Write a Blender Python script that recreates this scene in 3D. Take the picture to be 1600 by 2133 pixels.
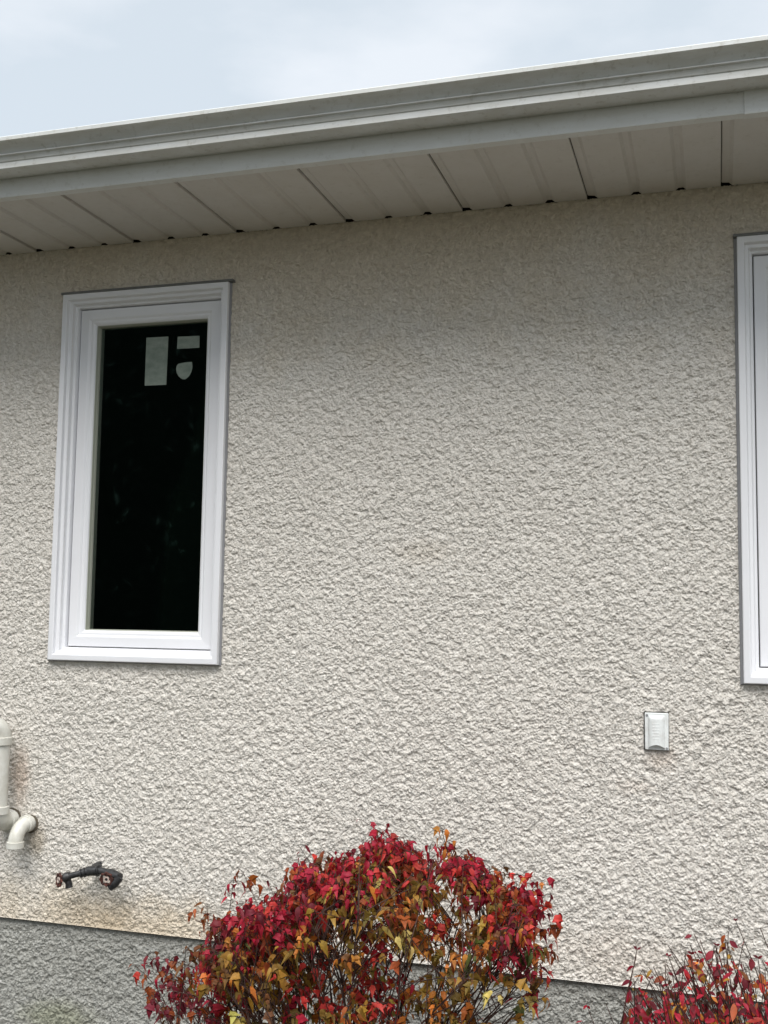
import bpy, math, random
import numpy as np
from mathutils import Vector, Matrix, Euler, noise as mnoise
R = math.radians
scene = bpy.context.scene
for o in list(bpy.data.objects):
    bpy.data.objects.remove(o)
C = scene.collection

# ------------------------------------------------------------------ camera
cam_data = bpy.data.cameras.new('camera')
cam = bpy.data.objects.new('camera', cam_data)
C.objects.link(cam)
rx, fx, ux = (0.956392, 0.291696, 0.015062), (-0.291790, 0.951840, 0.094121), (0.013118, -0.094412, 0.995447)
cam.matrix_world = Matrix(((rx[0], ux[0], -fx[0], 0.0), (rx[1], ux[1], -fx[1], -3.4),
                           (rx[2], ux[2], -fx[2], 1.6), (0, 0, 0, 1)))
cam_data.sensor_fit = 'VERTICAL'
cam_data.sensor_height = 36.0
cam_data.lens = 36.0 * 2271.5 / 2133.0
cam_data.clip_start = 0.05
cam_data.clip_end = 2000
scene.camera = cam

# ------------------------------------------------------------------ sky and light
SUN_EL, SUN_AZ = R(58), R(12)          # azimuth measured from -y towards +x
world = bpy.data.worlds.new('World')
scene.world = world
world.use_nodes = True
nt = world.node_tree
nt.nodes.clear()
N = lambda t: nt.nodes.new(t)
sky = N('ShaderNodeTexSky'); sky.sky_type = 'NISHITA'; sky.sun_disc = False
sky.sun_elevation = SUN_EL; sky.sun_rotation = math.pi - SUN_AZ
sky.altitude = 200; sky.air_density = 1.0; sky.dust_density = 1.5
tc = N('ShaderNodeTexCoord'); mp = N('ShaderNodeMapping'); mp.inputs['Scale'].default_value = (1.0, 1.0, 2.6)
mp.inputs['Location'].default_value = (0.3, 0.1, 0.55)
nz = N('ShaderNodeTexNoise'); nz.inputs['Scale'].default_value = 3.0; nz.inputs['Detail'].default_value = 6; nz.inputs['Roughness'].default_value = 0.52
rp = N('ShaderNodeValToRGB')
rp.color_ramp.elements[0].position = 0.42; rp.color_ramp.elements[0].color = (3.25, 3.58, 3.86, 1)
rp.color_ramp.elements[1].position = 0.6; rp.color_ramp.elements[1].color = (4.0, 4.2, 4.4, 1)
sep = N('ShaderNodeSeparateXYZ')
mr = N('ShaderNodeMapRange'); mr.inputs['From Min'].default_value = 0.56; mr.inputs['From Max'].default_value = 1.0
mr.inputs['To Min'].default_value = 1.0; mr.inputs['To Max'].default_value = 4.2
mulc = N('ShaderNodeMix'); mulc.data_type = 'RGBA'; mulc.blend_type = 'MULTIPLY'; mulc.inputs['Factor'].default_value = 1.0
mix = N('ShaderNodeMix'); mix.data_type = 'RGBA'; mix.inputs['Factor'].default_value = 0.9
bg = N('ShaderNodeBackground'); bg.inputs['Strength'].default_value = 0.1
wo = N('ShaderNodeOutputWorld')
nt.links.new(tc.outputs['Generated'], mp.inputs['Vector'])
nt.links.new(mp.outputs[0], nz.inputs['Vector'])
nt.links.new(nz.outputs['Fac'], rp.inputs[0])
nt.links.new(tc.outputs['Generated'], sep.inputs[0])
nt.links.new(sep.outputs['Z'], mr.inputs['Value'])
nt.links.new(rp.outputs[0], mulc.inputs['A'])
nt.links.new(mr.outputs[0], mulc.inputs['B'])
nt.links.new(sky.outputs[0], mix.inputs['A'])
nt.links.new(mulc.outputs['Result'], mix.inputs['B'])
nt.links.new(mix.outputs['Result'], bg.inputs['Color'])
nt.links.new(bg.outputs[0], wo.inputs['Surface'])

sd = bpy.data.lights.new('sun', 'SUN')
sd.energy = 1.5; sd.angle = R(45); sd.color = (1.0, 0.96, 0.9)
sun = bpy.data.objects.new('sun', sd); C.objects.link(sun)
sdir = Vector((math.sin(SUN_AZ) * math.cos(SUN_EL), -math.cos(SUN_AZ) * math.cos(SUN_EL), math.sin(SUN_EL)))
sun.rotation_euler = sdir.to_track_quat('Z', 'Y').to_euler()
sun.location = sdir * 30
scene.view_settings.view_transform = 'Standard'
scene.view_settings.look = 'None'
scene.view_settings.exposure = 1.18
scene.view_settings.gamma = 1.0

# ------------------------------------------------------------------ helpers
def wloc(o):
    v = Vector((0, 0, 0))
    while o:
        v = v + o.location
        o = o.parent
    return v

class MB:
    """collects world-space shapes and links them as ONE mesh object"""
    def __init__(s):
        s.v = []; s.f = []
    def add(s, vs, fs):
        n = len(s.v)
        s.v += [tuple(x) for x in vs]
        s.f += [tuple(i + n for i in f) for f in fs]
    def box(s, a, b):
        x0, y0, z0 = a; x1, y1, z1 = b
        s.add([(x0, y0, z0), (x1, y0, z0), (x1, y1, z0), (x0, y1, z0), (x0, y0, z1), (x1, y0, z1), (x1, y1, z1), (x0, y1, z1)],
              [(0, 3, 2, 1), (4, 5, 6, 7), (0, 1, 5, 4), (1, 2, 6, 5), (2, 3, 7, 6), (3, 0, 4, 7)])
    def prism_x(s, prof, x0, x1, closed=True, caps=True):
        n = len(prof)
        vs = [(x0, y, z) for y, z in prof] + [(x1, y, z) for y, z in prof]
        fs = [(i, (i + 1) % n, n + (i + 1) % n, n + i) for i in range(n if closed else n - 1)]
        if caps and closed:
            fs += [tuple(range(n - 1, -1, -1)), tuple(range(n, 2 * n))]
        s.add(vs, fs)
    def tube(s, pts, rad, seg=20, caps=True):
        pts = [Vector(p) for p in pts]
        if not hasattr(rad, '__len__'):
            rad = [rad] * len(pts)
        vs = []; fs = []
        up = None
        for i, p in enumerate(pts):
            a = pts[max(i - 1, 0)]; b = pts[min(i + 1, len(pts) - 1)]
            t = (b - a)
            t = t.normalized() if t.length > 1e-9 else Vector((0, 0, 1))
            if up is None:
                up = t.orthogonal().normalized()
            else:
                up = (up - t * up.dot(t))
                up = up.normalized() if up.length > 1e-6 else t.orthogonal().normalized()
            w = t.cross(up)
            for k in range(seg):
                an = 2 * math.pi * k / seg
                vs.append(p + (up * math.cos(an) + w * math.sin(an)) * rad[i])
        for i in range(len(pts) - 1):
            for k in range(seg):
                k2 = (k + 1) % seg
                fs.append((i * seg + k, i * seg + k2, (i + 1) * seg + k2, (i + 1) * seg + k))
        if caps:
            fs.append(tuple(range(seg - 1, -1, -1)))
            fs.append(tuple((len(pts) - 1) * seg + k for k in range(seg)))
        s.add(vs, fs)
    def frame(s, x0, x1, z0, z1, prof):
        """mitred picture frame in the wall plane; prof = list of (inset, y), closed loop"""
        n = len(prof)
        vs = []
        for cx, cz in ((0, 0), (1, 0), (1, 1), (0, 1)):
            for d, y in prof:
                vs.append((x0 + d if cx == 0 else x1 - d, y, z0 + d if cz == 0 else z1 - d))
        fs = []
        for c in range(4):
            c2 = (c + 1) % 4
            for i in range(n):
                i2 = (i + 1) % n
                fs.append((c * n + i, c2 * n + i, c2 * n + i2, c * n + i2))
        s.add(vs, fs)
    def build(s, name, mat, parent=None, bevel=0, smooth=False, angle=35):
        me = bpy.data.meshes.new(name)
        pw = wloc(parent) if parent else Vector((0, 0, 0))
        me.from_pydata([(v[0] - pw.x, v[1] - pw.y, v[2] - pw.z) for v in s.v], [], s.f)
        me.materials.append(mat)
        o = bpy.data.objects.new(name, me); C.objects.link(o)
        if parent:
            o.parent = parent
        import bmesh
        bm = bmesh.new(); bm.from_mesh(me)
        bmesh.ops.recalc_face_normals(bm, faces=bm.faces)
        bm.to_mesh(me); bm.free()
        if bevel:
            m = o.modifiers.new('bevel', 'BEVEL'); m.width = bevel; m.segments = 2; m.limit_method = 'ANGLE'; m.angle_limit = R(30)
        if smooth:
            me.polygons.foreach_set('use_smooth', [True] * len(me.polygons))
            try:
                me.set_sharp_from_angle(angle=R(angle))
            except Exception:
                pass
        return o

def tag(o, label=None, cat=None, group=None, kind=None):
    if label: o['label'] = label
    if cat: o['category'] = cat
    if group: o['group'] = group
    if kind: o['kind'] = kind
    return o

def empty(name, loc):
    o = bpy.data.objects.new(name, None); C.objects.link(o)
    o.location = loc; o.empty_display_size = 0.1
    return o

def mat(name, col, rough=0.5, spec=0.5, metal=0.0):
    m = bpy.data.materials.new(name); m.use_nodes = True
    b = m.node_tree.nodes['Principled BSDF']
    b.inputs['Base Color'].default_value = (*col, 1); b.inputs['Roughness'].default_value = rough
    b.inputs['Metallic'].default_value = metal
    b.inputs['Specular IOR Level'].default_value = spec
    return m, m.node_tree, b

def noise_node(t, scale, detail=4, rough=0.55, vscale=None):
    tcn = t.nodes.new('ShaderNodeTexCoord')
    n = t.nodes.new('ShaderNodeTexNoise'); n.inputs['Scale'].default_value = scale
    n.inputs['Detail'].default_value = detail; n.inputs['Roughness'].default_value = rough
    if vscale:
        m = t.nodes.new('ShaderNodeMapping'); m.inputs['Scale'].default_value = vscale
        t.links.new(tcn.outputs['Object'], m.inputs['Vector']); t.links.new(m.outputs[0], n.inputs['Vector'])
    else:
        t.links.new(tcn.outputs['Object'], n.inputs['Vector'])
    return n

def ramp(t, src, stops):
    r = t.nodes.new('ShaderNodeValToRGB')
    el = r.color_ramp.elements
    while len(el) < len(stops):
        el.new(0.5)
    for e, (p, c) in zip(el, stops):
        e.position = p; e.color = (*c, 1)
    t.links.new(src, r.inputs[0])
    return r

def rmix(t, fac, a, b, blend='MIX'):
    m = t.nodes.new('ShaderNodeMix'); m.data_type = 'RGBA'; m.blend_type = blend
    for sock, v in (('Factor', fac), ('A', a), ('B', b)):
        if isinstance(v, (int, float)): m.inputs[sock].default_value = v
        elif isinstance(v, tuple): m.inputs[sock].default_value = (*v, 1)
        else: t.links.new(v, m.inputs[sock])
    return m.outputs['Result']

def math_node(t, op, a, b=None, c=None):
    m = t.nodes.new('ShaderNodeMath'); m.operation = op
    for i, v in enumerate((a, b, c)):
        if v is None: continue
        if isinstance(v, (int, float)): m.inputs[i].default_value = v
        else: t.links.new(v, m.inputs[i])
    return m.outputs[0]

def add_bump(t, b, src, strength, dist):
    bp = t.nodes.new('ShaderNodeBump'); bp.inputs['Strength'].default_value = strength; bp.inputs['Distance'].default_value = dist
    t.links.new(src, bp.inputs['Height']); t.links.new(bp.outputs[0], b.inputs['Normal'])
    return bp

# ------------------------------------------------------------------ materials
def stucco(name, col_a, col_b, stains_and_shade):
    m, t, b = mat(name, col_a, 0.95, 0.15)
    base = ramp(t, noise_node(t, 1.3, 5, 0.6).outputs['Fac'], [(0.3, col_a), (0.7, col_b)]).outputs[0]
    grain = ramp(t, noise_node(t, 55, 3, 0.6).outputs['Fac'], [(0.3, (0.88, 0.87, 0.85)), (0.66, (1.06, 1.06, 1.055))]).outputs[0]
    col = rmix(t, 1.0, base, grain, 'MULTIPLY')
    geo = t.nodes.new('ShaderNodeNewGeometry')
    sp = t.nodes.new('ShaderNodeSeparateXYZ'); t.links.new(geo.outputs['Position'], sp.inputs[0])
    warp = noise_node(t, 4.5, 5, 0.6).outputs['Fac']
    for (cx, cz, rx_, rz_, c, amt) in stains_and_shade:
        dx = math_node(t, 'DIVIDE', math_node(t, 'SUBTRACT', sp.outputs['X'], cx), rx_)
        dz = math_node(t, 'DIVIDE', math_node(t, 'SUBTRACT', sp.outputs['Z'], cz), rz_)
        d = math_node(t, 'SQRT', math_node(t, 'ADD', math_node(t, 'MULTIPLY', dx, dx), math_node(t, 'MULTIPLY', dz, dz)))
        d = math_node(t, 'ADD', d, math_node(t, 'MULTIPLY', math_node(t, 'SUBTRACT', warp, 0.5), 1.4))
        mrn = t.nodes.new('ShaderNodeMapRange'); mrn.interpolation_type = 'SMOOTHSTEP'
        mrn.inputs['From Min'].default_value = 1.15; mrn.inputs['From Max'].default_value = 0.2
        mrn.inputs['To Min'].default_value = 0.0; mrn.inputs['To Max'].default_value = amt
        t.links.new(d, mrn.inputs['Value'])
        col = rmix(t, mrn.outputs[0], col, rmix(t, 1.0, col, c, 'MULTIPLY'))
    t.links.new(col, b.inputs['Base Color'])
    add_bump(t, b, noise_node(t, 150, 5, 0.7).outputs['Fac'], 0.9, 0.006)
    return m

M = {}
TAN = (0.93, 0.83, 0.68); RUST = (0.86, 0.76, 0.70)
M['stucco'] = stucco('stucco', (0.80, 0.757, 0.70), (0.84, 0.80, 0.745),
    [(-2.15, 0.53, 0.50, 0.17, TAN, 0.6), (-1.85, 0.54, 0.45, 0.12, TAN, 0.6), (-2.38, 1.0, 0.05, 0.14, RUST, 0.9),
     (-0.17, 1.19, 0.07, 0.06, RUST, 0.5), (-0.24, 1.10, 0.07, 0.03, RUST, 0.25), (-0.9, 1.8, 0.12, 0.05, (0.93, 0.9, 0.86), 0.6),
     (-2.3, 0.80, 0.05, 0.07, (0.6, 0.56, 0.5), 0.9), (-0.30, 0.60, 0.35, 0.10, (0.95, 0.90, 0.86), 0.5), (-1.1, 2.9, 2.6, 0.55, (0.94, 0.87, 0.76), 0.7)])  # shade below the elbow first, warm eave cast last, both painted as colour
M['parging'] = stucco('parging', (0.40, 0.40, 0.375), (0.46, 0.455, 0.425), [(-2.2, 0.2, 0.2, 0.07, (0.75, 0.78, 0.6), 0.7)])

m, t, b = mat('white_vinyl', (0.80, 0.80, 0.83), 0.32, 0.5); M['vinyl'] = m
c = ramp(t, noise_node(t, 3.0, 4, 0.6).outputs['Fac'], [(0.3, (0.79, 0.79, 0.815)), (0.7, (0.825, 0.825, 0.85))]); t.links.new(c.outputs[0], b.inputs['Base Color'])

def metal_paint(name, a, bcol, streak=0.25, rough=0.42):
    m, t, b = mat(name, a, rough, 0.5)
    base = ramp(t, noise_node(t, 2.0, 4, 0.6).outputs['Fac'], [(0.3, a), (0.7, bcol)]).outputs[0]
    st = ramp(t, noise_node(t, 1.0, 5, 0.65, (9.0, 9.0, 60.0)).outputs['Fac'], [(0.42, (0.82, 0.79, 0.72)), (0.62, (1, 1, 1))]).outputs[0]
    st2 = ramp(t, noise_node(t, 45, 4, 0.7).outputs['Fac'], [(0.30, (0.55, 0.52, 0.45)), (0.44, (1, 1, 1))]).outputs[0]
    col = rmix(t, streak, base, rmix(t, 1.0, base, st, 'MULTIPLY'))
    col = rmix(t, streak, col, rmix(t, 1.0, col, st2, 'MULTIPLY'))
    t.links.new(col, b.inputs['Base Color'])
    add_bump(t, b, noise_node(t, 6, 2, 0.5).outputs['Fac'], 0.06, 0.01)
    return m
M['gutter'] = metal_paint('gutter_paint', (0.58, 0.59, 0.58), (0.64, 0.65, 0.64), 0.45)
M['fascia'] = metal_paint('fascia_paint', (0.66, 0.67, 0.66), (0.71, 0.72, 0.71), 0.25)
M['soffit'] = metal_paint('soffit_paint', (0.59, 0.565, 0.535), (0.63, 0.605, 0.575), 0.2, 0.5)
M['dark_gap'] = mat('dark_gap', (0.03, 0.026, 0.022), 0.9, 0.1)[0]
M['foam'] = mat('dirty_sealant', (0.12, 0.10, 0.075), 0.9, 0.1)[0]
M['caulk'] = mat('grey_sealant', (0.27, 0.27, 0.28), 0.6, 0.3)[0]
M['flash'] = metal_paint('grey_flashing', (0.15, 0.155, 0.15), (0.19, 0.19, 0.185), 0.4, 0.5)
m, t, b = mat('pvc', (0.70, 0.70, 0.65), 0.35, 0.5); M['pvc'] = m
c = ramp(t, noise_node(t, 14, 4, 0.65).outputs['Fac'], [(0.30, (0.52, 0.50, 0.43)), (0.62, (0.68, 0.67, 0.62))]); t.links.new(c.outputs[0], b.inputs['Base Color'])
m, t, b = mat('weathered_white_plastic', (0.62, 0.64, 0.62), 0.4, 0.5); M['cover'] = m
c = ramp(t, noise_node(t, 40, 4, 0.65).outputs['Fac'], [(0.30, (0.66, 0.66, 0.64)), (0.55, (0.80, 0.82, 0.81))]); t.links.new(c.outputs[0], b.inputs['Base Color'])
m, t, b = mat('black_pipe', (0.022, 0.022, 0.024), 0.45, 0.5); M['blackpipe'] = m
c = ramp(t, noise_node(t, 60, 4, 0.65).outputs['Fac'], [(0.35, (0.012, 0.012, 0.013)), (0.7, (0.045, 0.044, 0.045))]); t.links.new(c.outputs[0], b.inputs['Base Color'])
m, t, b = mat('rusty_red_handle', (0.09, 0.03, 0.02), 0.7, 0.3); M['rust'] = m
c = ramp(t, noise_node(t, 110, 4, 0.7).outputs['Fac'], [(0.4, (0.016, 0.009, 0.008)), (0.66, (0.13, 0.045, 0.032))]); t.links.new(c.outputs[0], b.inputs['Base Color'])
M['brass'] = mat('worn_stem', (0.55, 0.45, 0.40), 0.45, 0.5)[0]
m, t, b = mat('sticker_paper', (0.22, 0.26, 0.22), 0.7, 0.3); M['sticker'] = m
c = ramp(t, noise_node(t, 26, 5, 0.7, (1, 1, 1.6)).outputs['Fac'], [(0.35, (0.19, 0.23, 0.195)), (0.65, (0.28, 0.32, 0.275))]); t.links.new(c.outputs[0], b.inputs['Base Color'])
M['bead'] = mat('glazing_bead', (0.42, 0.43, 0.36), 0.5, 0.4)[0]
M['interior'] = mat('dark_interior', (0.03, 0.03, 0.03), 0.9, 0.1)[0]

m = bpy.data.materials.new('window_glass'); m.use_nodes = True; t = m.node_tree; t.nodes.clear(); M['glass'] = m
tr = t.nodes.new('ShaderNodeBsdfTransparent'); tr.inputs[0].default_value = (0.52, 0.60, 0.54, 1)
gl = t.nodes.new('ShaderNodeBsdfGlossy'); gl.inputs['Roughness'].default_value = 0.032; gl.inputs[0].default_value = (0.9, 0.95, 0.92, 1)
fr = t.nodes.new('ShaderNodeFresnel'); fr.inputs[0].default_value = 2.1
mx = t.nodes.new('ShaderNodeMixShader'); ou = t.nodes.new('ShaderNodeOutputMaterial')
bp = t.nodes.new('ShaderNodeBump'); bp.inputs['Strength'].default_value = 0.05; bp.inputs['Distance'].default_value = 0.01
t.links.new(noise_node(t, 2.2, 1).outputs['Fac'], bp.inputs['Height']); t.links.new(bp.outputs[0], gl.inputs['Normal'])
t.links.new(fr.outputs[0], mx.inputs[0]); t.links.new(tr.outputs[0], mx.inputs[1]); t.links.new(gl.outputs[0], mx.inputs[2])
t.links.new(mx.outputs[0], ou.inputs[0])

def leaf_mat(name, attr='leaf_colour', trans=0.25):
    m, t, b = mat(name, (0.3, 0.05, 0.03), 0.55, 0.3)
    a = t.nodes.new('ShaderNodeVertexColor'); a.layer_name = attr
    n = ramp(t, noise_node(t, 90, 3, 0.6).outputs['Fac'], [(0.3, (0.72, 0.72, 0.72)), (0.7, (1.12, 1.12, 1.12))]).outputs[0]
    col = rmix(t, 1.0, a.outputs[0], n, 'MULTIPLY')
    t.links.new(col, b.inputs['Base Color'])
    ts = t.nodes.new('ShaderNodeBsdfTranslucent'); t.links.new(col, ts.inputs[0])
    mxs = t.nodes.new('ShaderNodeMixShader'); mxs.inputs[0].default_value = trans
    t.links.new(b.outputs[0], mxs.inputs[1]); t.links.new(ts.outputs[0], mxs.inputs[2])
    t.links.new(mxs.outputs[0], t.nodes['Material Output'].inputs[0])
    return m
M['leaf'] = leaf_mat('autumn_leaf', 'leaf_colour', 0.38)
m, t, b = mat('bush_bark', (0.10, 0.06, 0.045), 0.8, 0.2); M['bark'] = m
c = ramp(t, noise_node(t, 30, 4, 0.65).outputs['Fac'], [(0.35, (0.022, 0.010, 0.008)), (0.7, (0.085, 0.048, 0.038))]); t.links.new(c.outputs[0], b.inputs['Base Color'])
m, t, b = mat('ground_cover', (0.1, 0.1, 0.05), 0.95, 0.1); M['ground'] = m
c = ramp(t, noise_node(t, 2.5, 8, 0.7).outputs['Fac'], [(0.3, (0.045, 0.042, 0.03)), (0.7, (0.105, 0.10, 0.075))]); t.links.new(c.outputs[0], b.inputs['Base Color'])
add_bump(t, b, noise_node(t, 60, 5, 0.7).outputs['Fac'], 0.6, 0.03)
m, t, b = mat('shingles', (0.08, 0.07, 0.065), 0.95, 0.1); M['shingle'] = m
c = ramp(t, noise_node(t, 40, 5, 0.7).outputs['Fac'], [(0.3, (0.05, 0.045, 0.04)), (0.7, (0.13, 0.12, 0.11))]); t.links.new(c.outputs[0], b.inputs['Base Color'])
M['needles'] = leaf_mat('spruce_needles', 'leaf_colour', 0.1)
M['needles'].node_tree.nodes['Principled BSDF'].inputs['Specular IOR Level'].default_value = 0.05
M['needles'].node_tree.nodes['Principled BSDF'].inputs['Roughness'].default_value = 0.9
M['core'] = mat('sky_block_dark', (0.007, 0.012, 0.009), 0.95, 0.0)[0]
M['trunk'] = mat('spruce_bark', (0.07, 0.05, 0.04), 0.9, 0.1)[0]

# ------------------------------------------------------------------ ground
g = MB(); g.add([(-400, -400, 0), (400, -400, 0), (400, 400, 0), (-400, 400, 0)], [(0, 1, 2, 3)])
tag(g.build('ground', M['ground']), kind='structure')

# ------------------------------------------------------------------ house
house = empty('house', (-0.7, 0, 0))
tag(house, 'bungalow wall of rough cream stucco with grey foundation, white eave and two white windows', 'house')
SOF, SID = 2.926, 0.521
HX0, HX1, HD = -5.3, 3.3, 8.0
W1 = (-2.275, -1.615, 1.4245, 2.7475)
W2 = (0.0687, 0.7287, 1.417, 2.7575)

def spectral(nx, nz, cell, lam, beta, seed, ang=0.0, aniso=1.0):
    """band-limited random field, unit variance"""
    rng = np.random.default_rng(seed)
    w = np.fft.fft2(rng.standard_normal((nz, nx)))
    kx = np.fft.fftfreq(nx, cell)[None, :]; kz = np.fft.fftfreq(nz, cell)[:, None]
    a = kx * math.cos(ang) + kz * math.sin(ang); c_ = -kx * math.sin(ang) + kz * math.cos(ang)
    k = np.sqrt((a * aniso) ** 2 + c_ ** 2) * lam
    s = np.where(k < 1, k ** 1.5, np.maximum(k, 1e-6) ** -beta)
    f = np.fft.ifft2(w * s).real
    return f / f.std()

def stucco_sheet(name, xs, zs, y0, amp, material, parent, seed, holes=()):
    cell = 0.0025
    x0, z0 = xs[0], zs[0]
    nx = 1560; nz = int((zs[-1] - z0) / cell) + 8
    rng = np.random.default_rng(seed)
    # thrown dashes: overlapping flattened blobs of many sizes, each a little mound
    hm = np.full((nz, nx), -0.35)
    count = int(nx * nz * cell * cell / 0.000029)
    cxs, czs = rng.uniform(0, nx, count), rng.uniform(0, nz, count)
    aa = rng.uniform(0.0033, 0.0082, count) / cell; bb = aa * rng.uniform(0.42, 0.85, count)
    th = rng.normal(-0.32, 0.55, count); tops = rng.uniform(-0.1, 1.0, count); sl = rng.normal(0.0, 0.22, (count, 2))
    for k in range(count):
        r = int(aa[k]) + 2
        jx = np.arange(int(cxs[k]) - r, int(cxs[k]) + r + 1); jz = np.arange(int(czs[k]) - r, int(czs[k]) + r + 1)
        dx = (jx - cxs[k])[None, :]; dz = (jz - czs[k])[:, None]
        ct, st = math.cos(th[k]), math.sin(th[k])
        u = (dx * ct + dz * st) / aa[k]; w = (-dx * st + dz * ct) / bb[k]
        v = tops[k] + sl[k, 0] * u + sl[k, 1] * w - 0.75 * (u * u + w * w)
        idx = np.ix_(jz % nz, jx % nx)
        hm[idx] = np.maximum(hm[idx], v)
    A = spectral(nx, nz, cell, 0.014, 1.3, seed + 5); B = spectral(nx, nz, cell, 0.014, 1.3, seed + 6)
    iy_, ix_ = np.mgrid[0:nz, 0:nx]
    hm = hm[np.clip(np.round(iy_ + A * 1.1).astype(int), 0, nz - 1), np.round(ix_ + B * 1.1).astype(int) % nx]
    Dn = spectral(nx, nz, cell, 0.0075, 0.8, seed + 2)
    E_ = spectral(nx, nz, cell, 0.055, 1.6, seed + 4, R(-18), 0.65)
    L = spectral(nx, nz, cell, 0.45, 2.5, seed + 3)
    h = 1.25 * hm + 0.17 * Dn + 0.22 * E_ + 0.12 * L
    h = h - h.mean()
    ix = np.round((xs - x0) / cell).astype(int) % nx; iz = np.clip(np.round((zs - z0) / cell).astype(int), 0, nz - 1)
    H = h[np.ix_(iz, ix)] * amp
    gx, gz = np.meshgrid(xs, zs)
    # lumps sag slightly downwards, so their undersides are steep
    V = np.stack([gx, y0 - H, gz - 0.45 * H], -1)
    edge = np.clip((zs - zs[0]) / 0.006, 0, 1)[:, None]
    V[:, :, 1] = y0 - (H * edge + (1 - edge) * 0.002)
    V[:, :, 2] = gz - 0.45 * H * edge
    V[-1, :, 2] = zs[-1]
    n2 = len(xs)
    i = np.arange(len(zs) - 1)[:, None] * n2 + np.arange(n2 - 1)[None, :]
    F = np.stack([i, i + 1, i + 1 + n2, i + n2], -1)
    cx = 0.5 * (xs[1:] + xs[:-1])[None, :]; cz = 0.5 * (zs[1:] + zs[:-1])[:, None]
    keep = np.ones(F.shape[:2], bool)
    for hx0, hx1, hz0, hz1 in holes:
        keep &= ~((cx > hx0) & (cx < hx1) & (cz > hz0) & (cz < hz1))
    F = F[keep]
    me = bpy.data.meshes.new(name)
    V = V.reshape(-1, 3) - np.array(wloc(parent))[None, :]
    me.vertices.add(len(V)); me.vertices.foreach_set('co', V.astype(np.float32).ravel())
    me.loops.add(F.size); me.loops.foreach_set('vertex_index', F.astype(np.int32).ravel())
    me.polygons.add(len(F)); me.polygons.foreach_set('loop_start', np.arange(0, F.size, 4, dtype=np.int32))
    me.polygons.foreach_set('use_smooth', np.ones(len(F), bool))
    me.update(calc_edges=True); me.validate()
    me.materials.append(material)
    o = bpy.data.objects.new(name, me); C.objects.link(o); o.parent = parent
    return o

xs = np.concatenate([np.arange(HX0, -3.0, 0.006), np.arange(-3.0, 0.75, 0.0025), np.arange(0.75, HX1 + 0.001, 0.006)])
holes = [(w[0] + 0.035, w[1] - 0.035, w[2] + 0.035, w[3] - 0.035) for w in (W1, W2)]
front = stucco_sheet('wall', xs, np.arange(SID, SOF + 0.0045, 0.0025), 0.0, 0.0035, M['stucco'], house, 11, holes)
front['label'] = 'front wall of lumpy cream stucco'
found = stucco_sheet('foundation', xs, np.arange(-0.02, SID + 0.02, 0.0025), 0.014, 0.0040, M['parging'], house, 51)
found['label'] = 'grey parged foundation below the stucco'
lip = MB(); lip.box((HX0, -0.001, SID - 0.002), (HX1, 0.03, SID + 0.003)); lip.build('drip_screed', M['dark_gap'], house)
for nm, a, b_ in (('wall', (HX0 - 0.01, 0.04, 0), (HX0 + 0.1, HD, SOF + 0.02)), ('wall', (HX1 - 0.1, 0.04, 0), (HX1 + 0.01, HD, SOF + 0.02)),
                  ('wall', (HX0 + 0.1, HD - 0.1, 0), (HX1 - 0.1, HD, SOF + 0.02))):
    q = MB(); q.box(a, b_); q.build(nm, M['stucco'], house)
q = MB(); q.box((HX0 + 0.1, 0.16, 0.55), (HX1 - 0.1, HD - 0.1, 0.6)); q.box((HX0 + 0.1, 0.16, SOF - 0.1), (HX1 - 0.1, HD - 0.1, SOF - 0.04))
q.build('interior', M['interior'], house)
# roof, low pitch, hidden from the ground by the gutter
s18 = math.tan(R(17))
yF = -0.505
q = MB()
yr = HD / 2
q.prism_x([(yF + 0.012, 3.055), (yr, 3.055 + (yr - yF) * s18), (HD + 0.5, 3.055), (HD + 0.5, 3.03), (yr, 3.03 + (yr - yF) * s18), (yF + 0.012, 3.03)], HX0 - 0.3, HX1 + 0.3)
q.build('roof', M['shingle'], house)
for x in (HX0, HX1 - 0.1):
    q = MB(); q.add([(x, 0.04, SOF + 0.021), (x, HD - 0.04, SOF + 0.021), (x, yr, 3.02 + (yr - yF) * s18), (x + 0.1, 0.04, SOF + 0.021), (x + 0.1, HD - 0.04, SOF + 0.021), (x + 0.1, yr, 3.02 + (yr - yF) * s18)],
                    [(0, 1, 2), (3, 5, 4), (0, 3, 4, 1), (1, 4, 5, 2), (2, 5, 3, 0)])
    q.build('gable', M['stucco'], house)

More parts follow.
